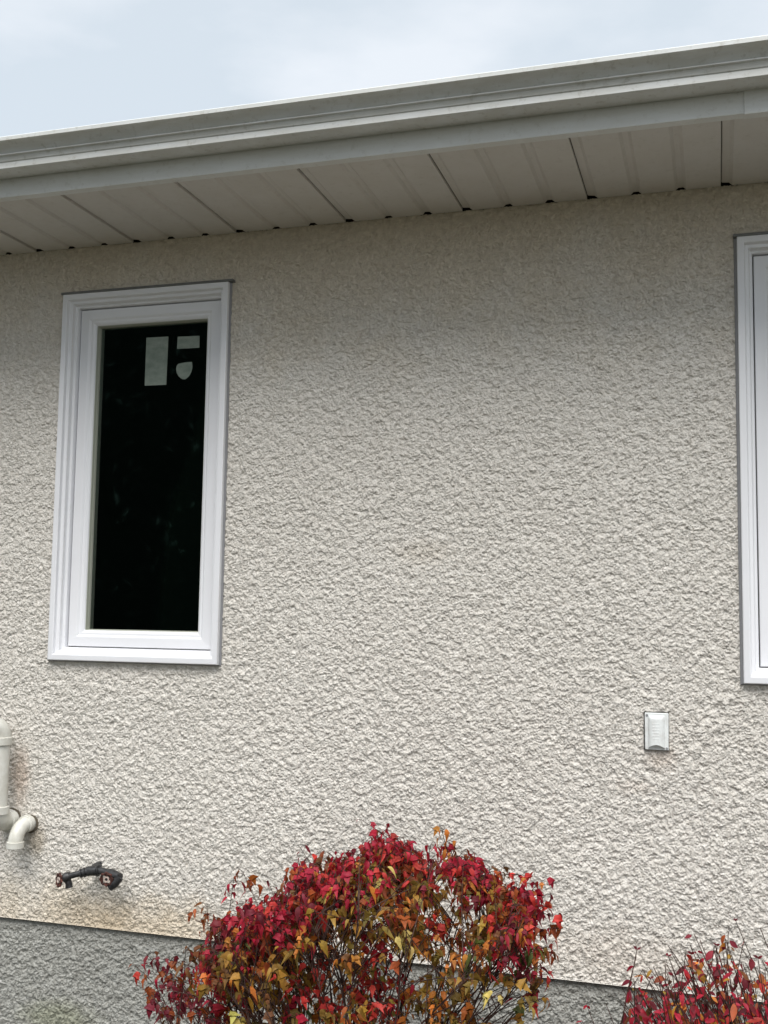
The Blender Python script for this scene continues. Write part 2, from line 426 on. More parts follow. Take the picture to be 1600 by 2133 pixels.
# soffit panels, each 0.4056 m wide with three folded channels
PW = 0.4056
def soffit_panel(xs0):
    q = MB()
    jr = random.Random(int(xs0 * 1000) + 999)
    J = lambda: jr.uniform(-0.003, 0.003)
    prof = []         # (x, z, y at the wall end)
    dpt = 0.0075
    for k in range(3):
        c0 = xs0 + k * PW / 3
        if k == 0:
            prof += [(c0, SOF + 0.010, -0.014), (c0 + 0.0011, SOF + 0.010, -0.014), (c0 + 0.0018, SOF + dpt, -0.016)]
        else:
            prof += [(c0 - 0.002, SOF, -0.0055), (c0 + 0.007, SOF + dpt, -0.009 + J())]
        prof += [(c0 + 0.022, SOF + dpt, -0.008 + J()), (c0 + 0.032, SOF, -0.0055)]
    prof.append((xs0 + PW - 0.0022, SOF, -0.0055)); prof.append((xs0 + PW - 0.0018, SOF + 0.010, -0.009))
    n = len(prof)
    ya = yF + 0.006
    vs = [(x, ya, z) for x, z, y in prof] + [(x, y, z) for x, z, y in prof] + [(x, ya, SOF + 0.018) for x, z, y in prof] + [(x, y, SOF + 0.018) for x, z, y in prof]
    fs = [(i, i + 1, n + i + 1, n + i) for i in range(n - 1)] + [(n + i, n + i + 1, 3 * n + i + 1, 3 * n + i) for i in range(n - 1)]
    q.add(vs, fs)
    return q.build('soffit_panel', M['soffit'], house)
for k in range(-12, 11):
    soffit_panel(0.027 + k * PW)
q = MB(); q.box((HX0, yF + 0.008, SOF + 0.0185), (HX1, 0.12, SOF + 0.0215)); q.build('dark_cavity_sheet', M['dark_gap'], house)  # added dark sheet, stops light leaks and stands for the unlit cavity

# fascia in two lapped lengths
def fascia(x0, x1, proud):
    q = MB()
    y = yF - proud
    q.prism_x([(y, 3.052), (y, SOF - 0.0032 - proud), (y + 0.001, SOF - 0.004 - proud), (y + 0.030, SOF - 0.004 - proud), (y + 0.030, SOF - 0.0025 - proud), (y + 0.004, SOF - 0.0015 - proud), (y + 0.004, 3.052)], x0, x1)
    return q.build('fascia', M['fascia'], house, 0.0006)
FJ = 0.083
fascia(HX0 - 0.3, FJ + 0.03, 0.0); fascia(FJ, HX1 + 0.3, 0.004)

# K-style gutter
q = MB()
zb = 2.981
outer = [(yF - 0.003, 3.062), (yF - 0.003, zb + 0.001), (yF - 0.006, zb), (-0.580, zb), (-0.5825, zb + 0.0015), (-0.5805, 3.0025), (-0.5835, 3.0040), (-0.5842, 3.0052), (-0.5815, 3.0066),
         (-0.5885, 3.0188), (-0.5925, 3.0196), (-0.5945, 3.0210), (-0.5925, 3.0250), (-0.5900, 3.0255), (-0.5945, 3.0310), (-0.6015, 3.0395), (-0.609, 3.0460), (-0.6165, 3.0500), (-0.6215, 3.0515), (-0.6255, 3.0525), (-0.6255, 3.0640), (-0.6235, 3.0660), (-0.6145, 3.0660)]
inner = [(-0.6145, 3.0635), (-0.6215, 3.0630), (-0.6230, 3.0540), (-0.615, 3.0512), (-0.598, 3.0398), (-0.5835, 3.022), (-0.5745, 3.006), (-0.574, zb + 0.003), (yF - 0.006, zb + 0.002), (yF - 0.0045, 3.062)]
q.prism_x(outer + inner, HX0 - 0.3, HX1 + 0.3)
q.build('gutter', M['gutter'], house)

# windows
def window(w, stickers):
    x0, x1, z0, z1 = w
    q = MB()
    q.frame(x0, x1, z0, z1, [(0.0, 0.012), (0.0, -0.022), (0.002, -0.024), (0.019, -0.0245), (0.021, -0.0225), (0.0225, -0.010), (0.0245, -0.0085), (0.032, -0.0075), (0.034, -0.0055),
                             (0.0355, 0.010), (0.0375, 0.012), (0.0425, 0.013), (0.044, 0.015), (0.0455, 0.036), (0.0455, 0.095), (0.03, 0.095), (0.03, 0.012)])
    win = q.build('window', M['vinyl'], house, 0.0012, True, 20)
    s0 = 0.0485
    a0, a1, b0, b1 = x0 + s0, x1 - s0, z0 + s0, z1 - s0
    q = MB()
    q.frame(a0, a1, b0, b1, [(0.0, 0.0900), (0.0, 0.0300), (0.0015, 0.0275), (0.034, 0.0265), (0.036, 0.0275), (0.040, 0.0315), (0.0415, 0.0335), (0.049, 0.0350), (0.056, 0.0400), (0.058, 0.0440), (0.058, 0.0900)])
    q.build('sash', M['vinyl'], win, 0.001, True, 20)
    q = MB(); q.frame(x0 + 0.046, x1 - 0.046, z0 + 0.046, z1 - 0.046, [(0.0, 0.0400), (0.0025, 0.0400), (0.0025, 0.0460), (0.0, 0.0460)])
    q.build('weatherstrip', M['flash'], win)
    q = MB(); gi = s0 + 0.0585
    q.frame(x0 + gi - 0.0006, x1 - gi + 0.0006, z0 + gi - 0.0006, z1 - gi + 0.0006, [(0.0, 0.0800), (0.0, 0.0455), (0.0016, 0.0455), (0.0022, 0.0580), (0.0030, 0.0585), (0.0034, 0.0695), (0.0034, 0.0800)])
    q.build('glazing_bead', M['bead'], win)
    q = MB(); q.box((x0 + gi + 0.001, 0.070, z0 + gi + 0.001), (x1 - gi - 0.001, 0.074, z1 - gi - 0.001)); q.build('pane', M['glass'], win)
    q = MB()
    q.box((x0 - 0.010, -0.020, z1 + 0.0015), (x1 + 0.016, 0.01, z1 + 0.010)); q.build('drip_cap', M['flash'], win, 0.001)
    q = MB(); q.frame(x0 - 0.009, x1 + 0.006, z0 - 0.005, z1 + 0.001, [(0.0, 0.01), (0.0, -0.004), (0.004, -0.009), (0.0135, -0.010), (0.0135, 0.01)])
    q.build('sealant', M['caulk'], win)
    for lab, pts in stickers:
        q = MB(); n = len(pts)
        q.add([(x * 1.0143, 0.0691, 1.6 + (z - 1.6) * 1.0143) for x, z in pts] + [(x * 1.0143, 0.0697, 1.6 + (z - 1.6) * 1.0143) for x, z in pts],
              [tuple(range(n)), tuple(range(2 * n - 1, n - 1, -1))] + [(i, (i + 1) % n, n + (i + 1) % n, n + i) for i in range(n)])
        st = q.build('sticker', M['sticker'], win); st['label'] = lab
    return win
window(W1, [('tall rectangular paper sticker on the glass', [(-1.951, 2.404), (-1.865, 2.403), (-1.863, 2.578), (-1.951, 2.579)]),
            ('small wide rectangular sticker on the glass', [(-1.827, 2.531), (-1.740, 2.530), (-1.740, 2.573), (-1.826, 2.575)]),
            ('shield shaped sticker on the glass', [(-1.828, 2.459), (-1.826, 2.470), (-1.819, 2.477), (-1.795, 2.480), (-1.767, 2.481), (-1.764, 2.462), (-1.768, 2.445), (-1.776, 2.430), (-1.791, 2.419), (-1.804, 2.421), (-1.817, 2.431), (-1.825, 2.444)])])['label'] = 'narrow white casement window with three stickers on dark glass'
window(W2, [])['label'] = 'second white casement window cut by the photo edge'

# ------------------------------------------------------------------ things on the wall
def arc(c, r, a0, a1, n, u, v):
    c, u, v = Vector(c), Vector(u), Vector(v)
    return [c + (u * math.cos(a0 + (a1 - a0) * i / n) + v * math.sin(a0 + (a1 - a0) * i / n)) * r for i in range(n + 1)]
def ring(q, c, axis, r, ri, h, seg=28):
    """hollow collar"""
    c, axis = Vector(c), Vector(axis).normalized()
    u = axis.orthogonal().normalized(); w = axis.cross(u)
    vs = []; fs = []
    for rr, hh in ((r, 0), (r, h), (ri, h), (ri, 0)):
        for k in range(seg):
            an = 2 * math.pi * k / seg
            vs.append(c + axis * hh + (u * math.cos(an) + w * math.sin(an)) * rr)
    for j in range(4):
        for k in range(seg):
            fs.append((j * seg + k, j * seg + (k + 1) % seg, ((j + 1) % 4) * seg + (k + 1) % seg, ((j + 1) % 4) * seg + k))
    q.add(vs, fs)
def disc(q, c, axis, r, seg=28):
    c, axis = Vector(c), Vector(axis).normalized()
    u = axis.orthogonal().normalized(); w = axis.cross(u)
    q.add([c + (u * math.cos(2 * math.pi * k / seg) + w * math.sin(2 * math.pi * k / seg)) * r for k in range(seg)], [tuple(range(seg))])

X, Y, Z = Vector((1, 0, 0)), Vector((0, 1, 0)), Vector((0, 0, 1))
# tall furnace vent pipe
px, pz, py = -2.405, 0.860, -0.082
vent = empty('vent_pipe', (px, py, pz))
tag(vent, 'tall upright white plastic vent pipe on the stucco, cut by the left photo edge', 'vent pipe')
q = MB(); q.tube([(px, py, 0.915), (px, py, 1.135)], 0.030, 28); q.build('pipe', M['pvc'], vent, 0, True)
q = MB()
q.tube([(px, 0.02, pz), (px, -0.03, pz)] + arc((px, -0.030, pz + 0.052), 0.052, -math.pi / 2, 0, 8, -Y, Z)[1:] + [(px, py, 0.918)], 0.033, 28)
q.tube([(px, py, 0.890), (px, py, 0.893), (px, py, 0.917), (px, py, 0.9185)], [0.034, 0.0375, 0.0375, 0.035], 28)
q.tube([(px, -0.012, pz), (px, -0.014, pz), (px, -0.036, pz), (px, -0.038, pz)], [0.034, 0.0375, 0.0375, 0.034], 28)
q.build('elbow', M['pvc'], vent, 0, True)
q = MB()
tz = 1.196
od = Vector((-0.62, -0.78, 0))
q.tube([(px, py, 1.128), (px, py, 1.130), (px, py, 1.154), (px, py, 1.157)], [0.034, 0.0375, 0.0375, 0.034], 28)
q.tube([(px, py, 1.150)] + [p for p in arc(Vector((px, py, tz - 0.040)) + od * 0.040, 0.040, 0, math.pi / 2, 8, -od, Z)], [0.034] * 10, 28, caps=False)
ring(q, Vector((px, py, tz)) + od * 0.036, od, 0.0375, 0.029, 0.028)
q.build('outlet', M['pvc'], vent, 0, True)
q = MB(); ring(q, (px, 0.004, pz), -Y, 0.0395, 0.030, 0.007); q.build('sealant', M['foam'], vent)
q = MB(); disc(q, Vector((px, py, tz)) + od * 0.042, od, 0.0292); q.build('dark_bore', M['dark_gap'], vent)  # dark disc standing in for the unlit inside of the open pipe
# exhaust elbow
ex, ez = -2.330, 0.853
elb = empty('vent_elbow', (ex, 0, ez))
tag(elb, 'short white plastic elbow curving down out of the wall, right of the tall pipe', 'vent elbow')
q = MB()
q.tube([(ex, 0.02, ez), (ex, -0.026, ez)] + arc((ex, -0.026, ez - 0.055), 0.055, math.pi / 2, 0, 10, -Y, Z)[1:] + [(ex, -0.081, 0.790)], 0.025, 28, caps=False)
q.build('bend', M['pvc'], elb, 0, True)
q = MB(); ring(q, (ex, -0.012, ez), -Y, 0.0295, 0.0235, 0.022); q.build('collar', M['pvc'], elb, 0.0012, True)
q = MB(); ring(q, (ex, -0.081, 0.803), -Z, 0.0295, 0.0235, 0.022); q.build('collar', M['pvc'], elb, 0.0012, True)
q = MB(); ring(q, (ex + 0.003, 0.004, ez - 0.004), -Y, 0.0315, 0.024, 0.007); q.build('sealant', M['foam'], elb)

# twin garden tap
tp = empty('garden_tap', (-2.02, -0.07, 0.735))
tag(tp, 'black twin outdoor tap with two rusty round handles on the stucco above the foundation', 'tap')
jc = Vector((-2.030, -0.060, 0.727))
q = MB()
q.tube([(-2.052, 0.02, 0.729), (-2.044, -0.035, 0.730), (-2.032, -0.060, 0.727)], [0.0125, 0.0125, 0.0135], 16)
q.tube([jc + Vector((-0.020, -0.004, -0.004)), jc + Vector((0.020, -0.002, -0.001))], 0.0160, 16)
q.build('supply_pipe', M['blackpipe'], tp, 0, True)
lv = Vector((-2.120, -0.085, 0.702)); rv = Vector((-1.962, -0.070, 0.723))
q = MB()
q.tube([jc + Vector((-0.015, -0.003, -0.003)), lv], [0.0112, 0.0100], 16)
d1 = (lv - jc).normalized()
for k, rr in ((0.022, 0.0155), (0.034, 0.0160), (0.046, 0.0148)):
    q.tube([jc + d1 * (k - 0.004), jc + d1 * (k - 0.003), jc + d1 * (k + 0.003), jc + d1 * (k + 0.004)], [0.012, rr, rr, 0.012], 16)
q.tube([lv - d1 * 0.012, lv, lv + Vector((-0.010, -0.010, -0.006))], [0.0135, 0.0165, 0.012], 16)
q.tube([lv, lv + Vector((0.006, 0.006, -0.022)), lv + Vector((0.008, 0.006, -0.036))], [0.0115, 0.0115, 0.0125], 16)
q.build('branch', M['blackpipe'], tp, 0, True)
q = MB()
q.tube([jc + Vector((0.015, 0, 0)), rv], [0.0126, 0.0116], 16)
d2 = (rv - jc).normalized()
q.tube([jc + d2 * 0.014, jc + d2 * 0.0145, jc + d2 * 0.018, jc + d2 * 0.0185], [0.015, 0.0190, 0.0190, 0.015], 16)
q.tube([rv - d2 * 0.012, rv, rv + Vector((0.022, -0.004, -0.004)), rv + Vector((0.043, -0.012, -0.006))], [0.0135, 0.0160, 0.0150, 0.0135], 16)
q.tube([rv + Vector((0.043, -0.012, -0.006)), rv + Vector((0.030, -0.018, -0.026)), rv + Vector((0.012, -0.016, -0.040))], [0.0135, 0.014, 0.0125], 16)
q.build('branch', M['blackpipe'], tp, 0, True)
def handle(c, axis):
    axis = Vector(axis).normalized(); c = Vector(c)
    u = axis.orthogonal().normalized(); w = axis.cross(u)
    q = MB()
    n = 32
    pts = [c + (u * math.cos(2 * math.pi * k / n) + w * math.sin(2 * math.pi * k / n)) * (0.0195 + 0.0022 * math.cos(8 * 2 * math.pi * k / n)) for k in range(n + 1)]
    q.tube(pts, 0.0042, 8, caps=False)
    for k in range(4):
        an = math.pi / 4 + k * math.pi / 2
        q.tube([c + (u * math.cos(an) + w * math.sin(an)) * 0.007, c + (u * math.cos(an) + w * math.sin(an)) * 0.0195], 0.0035, 8)
    hd = q.build('handle', M['rust'], tp, 0, True)
    q = MB(); ring(q, c - axis * 0.002, axis, 0.0100, 0.0060, 0.006, 16)
    q.build('washer', M['brass'], hd)
    q = MB(); q.tube([c - axis * 0.026, c + axis * 0.001], 0.0048, 12); q.build('stem', M['blackpipe'], hd)
handle(lv + Vector((-0.013, -0.024, -0.006)), (-0.55, -0.8, 0.05))
handle(rv + Vector((0.004, -0.030, -0.012)), (0.12, -0.95, -0.1))

# outlet cover
oc = empty('outlet_cover', (-0.1795, 0, 1.267))
tag(oc, 'small white plastic outlet cover with a ribbed domed lid, on the stucco between the windows', 'outlet cover')
x0, x1, z0, z1 = -0.214, -0.145, 1.213, 1.322
q = MB(); q.frame(x0 - 0.0032, x1 + 0.0008, z0 - 0.0012, z1 + 0.0022, [(0.0, 0.01), (0.0, -0.006), (0.010, -0.007), (0.010, 0.01)]); q.build('gasket', M['dark_gap'], oc)
q = MB(); q.box((x0, -0.012, z0), (x1, 0.0, z1)); q.build('plate', M['cover'], oc, 0.002, True)
def dome(xa, xb, za, zb_, d, nx=20):
    q = MB()
    vs = []; fs = []
    nzs = 26
    for j in range(nzs + 1):
        for i in range(nx + 1):
            u = i / nx; s_ = 2 * u - 1
            zlow = za + 0.011 * (1 - s_ * s_)
            v = j / nzs
            z = zlow + (zb_ - zlow) * v
            y = -0.012 - d * (1 - abs(s_) ** 4) * (1 - max(0, (v - 0.86) / 0.14) ** 2 * 0.8)
            vs.append((xa + (xb - xa) * u, y, z))
    for j in range(nzs):
        for i in range(nx):
            a = j * (nx + 1) + i
            fs.append((a, a + 1, a + nx + 2, a + nx + 1))
    n = len(vs)
    vs += [(xa + (xb - xa) * i / nx, -0.0119, za + 0.011 * (1 - (2 * i / nx - 1) ** 2)) for i in range(nx + 1)]
    fs += [(i + 1, i, n + i, n + i + 1) for i in range(nx)]
    q.add(vs, fs)
    return q
lid = dome(x0 + 0.009, x1 - 0.010, z0 + 0.005, z1 - 0.006, 0.014).build('lid', M['cover'], oc, 0, True)
q = MB()
for k in range(6):
    q.box((-0.191, -0.0263, 1.245 + k * 0.0088), (-0.170, -0.0245, 1.2475 + k * 0.0088))
q.build('ridges', M['cover'], lid, 0.0006)
q = MB(); q.tube([(x0 + 0.0065, -0.0135, z1 - 0.008), (x0 + 0.0065, -0.010, z1 - 0.008)], 0.0036, 14); q.build('screw', M['caulk'], oc)
q = MB(); q.tube([(x1 - 0.0055, -0.0135, z0 + 0.006), (x1 - 0.0055, -0.010, z0 + 0.006)], 0.0034, 14); q.build('screw', M['caulk'], oc)

# ------------------------------------------------------------------ bushes
def leaf_template(kind):
    """half-outline of a leaf, base at origin, pointing +y; mirrored and folded along its midrib"""
    if kind == 'needle':
        h = [(0.0, 0.0), (0.05, 0.10), (0.075, 0.30), (0.07, 0.50), (0.05, 0.74), (0.02, 0.90), (0.0, 1.02)]
    elif kind == 'maple':
        h = [(0.0, 0.0), (0.17, -0.02), (0.31, 0.10), (0.36, 0.24), (0.52, 0.44), (0.25, 0.42), (0.23, 0.58), (0.12, 0.80), (0.0, 1.12)]
    else:
        h = [(0.0, 0.0), (0.14, 0.10), (0.27, 0.30), (0.29, 0.50), (0.20, 0.74), (0.09, 0.90), (0.0, 1.02)]
    return h

def foliage_mesh(name, leaves, kind, material, parent, rng):
    """leaves: list of (pos, dir, normal, size, colour, fold, curl)"""
    shapes = [leaf_template(kind)]
    if kind == 'maple':
        shapes += [[(0.0, 0.0), (0.12, 0.0), (0.22, 0.12), (0.27, 0.26), (0.33, 0.44), (0.22, 0.50), (0.17, 0.70), (0.09, 0.92), (0.0, 1.25)],
                   [(0.0, 0.0), (0.20, -0.03), (0.33, 0.08), (0.40, 0.28), (0.58, 0.56), (0.30, 0.47), (0.26, 0.62), (0.15, 0.82), (0.0, 1.08)],
                   [(0.0, 0.0), (0.10, 0.04), (0.19, 0.16), (0.24, 0.32), (0.23, 0.46), (0.20, 0.60), (0.14, 0.78), (0.07, 0.95), (0.0, 1.15)]]
    n = len(shapes[0])
    vs = []; fs = []; cols = []
    for (p, d, nn, s, col, fold, curl) in leaves:
        d = d.normalized(); sd_ = d.cross(nn)
        if sd_.length < 1e-4: sd_ = d.orthogonal()
        sd_.normalize(); nn = sd_.cross(d)
        base = len(vs); h = rng.choice(shapes)
        wl, wr, fl, fr_ = rng.uniform(0.45, 1.0), rng.uniform(0.45, 1.0), rng.uniform(0.5, 1.5), rng.uniform(0.5, 1.5)
        tw = rng.uniform(-0.35, 0.35)
        def P(x, y, side):
            fold_ = fold * (fl if side < 0 else fr_)
            x = x * (wl if side < 0 else wr)
            # curl bends the tip, fold lifts the sides
            yy = y * (1 - 0.18 * curl * y)
            w = -curl * 0.45 * y * y + abs(x) * fold_ + tw * x * side * y + 0.12 * math.sin(6 * y + side) * abs(x)
            return p + (sd_ * (x * side) + d * yy + nn * w) * s
        for (x, y) in h:
            vs.append(P(0, y, 1))
        for side in (-1, 1):
            for (x, y) in h[1:-1]:
                vs.append(P(x, y, side))
        m_ = n - 2
        for si in range(2):
            o0 = base + n + si * m_
            ring_ = [base] + [o0 + i for i in range(m_)] + [base + n - 1]
            for i in range(n - 1):
                a, b_ = ring_[i], ring_[i + 1]
                c_, e_ = base + i, base + i + 1
                if i == 0: f = (a, b_, e_)
                elif i == n - 2: f = (c_, a, b_)
                else: f = (c_, a, b_, e_)
                if si: f = f[::-1]
                fs.append(f)
        k = n + 2 * m_
        cols += [col] * k
    pw = wloc(parent)
    me = bpy.data.meshes.new(name)
    me.from_pydata([(v.x - pw.x, v.y - pw.y, v.z - pw.z) for v in vs], [], fs)
    ca = me.color_attributes.new('leaf_colour', 'FLOAT_COLOR', 'POINT')
    ca.data.foreach_set('color', [x for c_ in cols for x in (*c_, 1.0)])
    me.materials.append(material)
    me.polygons.foreach_set('use_smooth', [True] * len(me.polygons))
    o = bpy.data.objects.new(name, me); C.objects.link(o); o.parent = parent
    return o

PAL = dict(crimson=(0.40, 0.018, 0.040), maroon=(0.17, 0.016, 0.026), scarlet=(0.52, 0.045, 0.035), rust=(0.32, 0.075, 0.020), orange=(0.56, 0.19, 0.035),
           gold=(0.40, 0.22, 0.035), olive=(0.22, 0.135, 0.026), yellow=(0.66, 0.50, 0.15), green=(0.10, 0.115, 0.025), brown=(0.17, 0.070, 0.024))

def pick(rng, table):
    r = rng.random() * sum(w for _, w in table)
    for nme, w in table:
        r -= w
        if r <= 0: return PAL[nme]
    return PAL[table[-1][0]]

def vary(rng, c, a=0.22):
    k = 1 + rng.uniform(-a, a)
    return tuple(max(0.004, x * k * (1 + rng.uniform(-0.12, 0.12))) for x in c)

def curve_pts(a, b, bow, n):
    a, b = Vector(a), Vector(b)
    mid = a.lerp(b, 0.5) + bow
    return [(a * (1 - t_) ** 2 + mid * 2 * t_ * (1 - t_) + b * t_ ** 2) for t_ in [i / n for i in range(n + 1)]]

def outline_at(poly, x):
    for (xa, za), (xb, zb_) in zip(poly, poly[1:]):
        if xa <= x <= xb:
            return za + (zb_ - za) * (x - xa) / (xb - xa + 1e-9)
    return None

def maple_bush():
    rng = random.Random(5)
    y0 = -0.70
    root = empty('red_bush', (-0.92, y0, 0))
    tag(root, 'large bush of lobed crimson, orange and gold autumn leaves before the stucco wall', 'bush')
    # silhouette (x, z) of the crown where it faces the viewer
    sil = [(-1.53, 0.56), (-1.42, 0.58), (-1.35, 0.69), (-1.29, 0.76), (-1.24, 0.80), (-1.18, 0.85), (-1.11, 0.895), (-1.06, 0.955), (-0.98, 0.985), (-0.92, 0.995), (-0.86, 1.045), (-0.80, 1.05), (-0.72, 1.045),
           (-0.65, 1.04), (-0.58, 1.00), (-0.50, 0.97), (-0.44, 0.935), (-0.395, 0.86), (-0.37, 0.78), (-0.36, 0.70), (-0.37, 0.60)]
    twigs = MB(); stems = MB(); leaves = []
    tips = []
    mains = []
    for i in range(60):
        x = rng.uniform(-1.38, -0.42)
        zt = outline_at(sil, x)
        y = y0 + rng.uniform(-0.26, 0.30)
        z = zt * rng.uniform(0.72, 0.93)
        base = Vector((-0.90 + rng.gauss(0, 0.07), y0 + rng.gauss(0, 0.07), -0.02))
        dx = x - base.x
        pts = curve_pts(base, (x, y, z), Vector((dx * -0.18 + rng.gauss(0, .03), rng.gauss(0, .03), 0.10)), 9)
        for p in pts[1:-1]:
            p += Vector((rng.gauss(0, .006), rng.gauss(0, .006), 0))
        stems.tube(pts, [0.0040 - 0.0028 * k / 9 for k in range(10)], 6)
        mains.append(pts)
    spurs = [(-1.44, 0.68), (-1.38, 0.64), (-1.37, 0.60), (-1.47, 0.60), (-1.40, 0.52), (-1.33, 0.79), (-1.505, 0.655), (-1.475, 0.69), (-1.46, 0.64), (-1.43, 0.60), (-1.41, 0.66), (-1.42, 0.56), (-1.335, 0.815), (-1.30, 0.835), (-1.20, 0.925), (-1.225, 0.905), (-1.04, 1.0), (-0.865, 1.075), (-0.80, 1.07), (-0.665, 1.075), (-0.43, 0.975), (-0.415, 0.965), (-0.375, 0.885), (-0.37, 0.86)]
    for i in range(900):
        # twig from somewhere up a stem to a point of the crown
        for _ in range(40):
            x = rng.uniform(-1.50, -0.40)
            zt = outline_at(sil, x)
            if rng.random() < 0.42: z = zt - abs(rng.gauss(0, 0.09))
            else: z = rng.uniform(0.44, zt)
            if x < -1.36 and rng.random() < 0.93: continue
            if x < -1.26 and rng.random() < 0.5: continue
            if z < 0.72 and (x < -1.2 or x > -0.52) and rng.random() < 0.5: continue
            if z > zt - 0.30 and mnoise.noise(Vector((x * 8.5, z * 8.5, 3.3))) < 0.02: continue
            if x > -0.64 and z < zt - 0.09 and rng.random() < 0.55: continue
            if z < 0.62 and x > -0.55 and rng.random() < 0.5: continue
            break
        if i < len(spurs): x, z = spurs[i]; zt = max(z, outline_at(sil, x) or z)
        yt = 0.0 if i < len(spurs) else rng.triangular(-0.30, 0.32, -0.05) * (0.55 if z > 0.93 else 1)
        z -= 0.17 * max(yt, 0)
        tip = Vector((x, y0 + yt, z))
        best = None
        for mp_ in rng.sample(mains, 16):
            for p in mp_[3:]:
                dd = (p - tip).length + (0.3 if p.z > tip.z - 0.03 else 0) + rng.uniform(0, 0.10)
                if best is None or dd < best[0]: best = (dd, p.lerp(mp_[max(0, mp_.index(p) - 1)], rng.random()))
        a = best[1]
        pts = curve_pts(a, tip, Vector((rng.gauss(0, .02), rng.gauss(0, .02), 0.03)), 6)
        L_ = (tip - a).length
        twigs.tube(pts, [0.0015 - 0.0008 * k / 6 for k in range(7)], 5)
        hrel = z / max(zt, 0.01)
        nz_ = mnoise.noise(Vector((x * 5, tip.y * 5, z * 5 + 7)))
        upper = (z > zt - 0.115 - 0.16 * mnoise.noise(Vector((x * 4.2, 2.0, z * 4.2)))) or x < -1.25
        core = (not upper) and -1.15 < x < -0.50 and z > 0.62
        nl = rng.randint(7, 12) if upper else (rng.randint(5, 9) if core else rng.randint(2, 6))
        if upper:
            tab = [('crimson', 5), ('scarlet', 2.6), ('maroon', 1.7), ('rust', 1.4), ('orange', 0.5), ('brown', 0.5)] if nz_ < (0.04 if x > -0.95 else -0.14) or z > zt - 0.03 else [('rust', 2.6), ('brown', 2.0), ('maroon', 1.2), ('scarlet', 1.4), ('green', 0.5), ('orange', 1.6), ('olive', 1.4), ('gold', .7)]
            if x < -1.2: tab = [('maroon', 4), ('rust', 2.4), ('crimson', 1.2), ('scarlet', 0.8), ('green', 0.35), ('brown', 1.5)]
        elif nz_ > 0.20:
            tab = [('crimson', 3), ('scarlet', 4), ('orange', 2)]
        elif nz_ < -0.12:
            tab = [('gold', 3), ('orange', 2.5), ('olive', 3), ('yellow', 0.7), ('rust', 1)]
        else:
            tab = [('olive', 3.4), ('gold', 3), ('brown', 1.6), ('rust', 1.6), ('orange', 2.0), ('yellow', 0.5), ('green', 0.4), ('scarlet', .3)]
        col0 = pick(rng, tab)
        for k in range(nl):
            t_ = 1 - (k // 2) * min(0.17, 0.028 / L_) - rng.uniform(0, 0.05)
            t_ = max(t_, 0.15)
            fi = t_ * 6; i0 = min(int(fi), 5)
            p = pts[i0].lerp(pts[i0 + 1], fi - i0)
            an = rng.uniform(0, 2 * math.pi)
            out = Vector((math.cos(an), math.sin(an), 0))
            pet = p + out * rng.uniform(0.008, 0.022) + Vector((0, 0, rng.uniform(-0.006, 0.012)))
            twigs.tube([p, p.lerp(pet, 0.6) + Vector((0, 0, .003)), pet], 0.0007, 3, caps=False)
            droop = rng.uniform(0.5, 1.9) if upper else rng.uniform(0.3, 1.5)
            d = (out + Vector((0, 0, -droop)) + Vector((rng.gauss(0, .25), rng.gauss(0, .25), rng.gauss(0, .2)))).normalized()
            nn = (out * droop * 0.7 + Vector((rng.gauss(0, .35), rng.gauss(0, .35) - 0.25, 0.8))).normalized()
            s = rng.uniform(0.017, 0.036) * (1.0 if upper else 1.12)
            c_ = col0 if rng.random() < 0.78 else pick(rng, tab)
            leaves.append((pet, d, nn, s, vary(rng, c_), rng.uniform(0.0, 0.65), rng.uniform(0.0, 2.0)))
    stems.build('stem', M['bark'], root, 0, True)
    twigs.build('twig', M['bark'], root)
    foliage_mesh('leaves', leaves, 'maple', M['leaf'], root, rng)

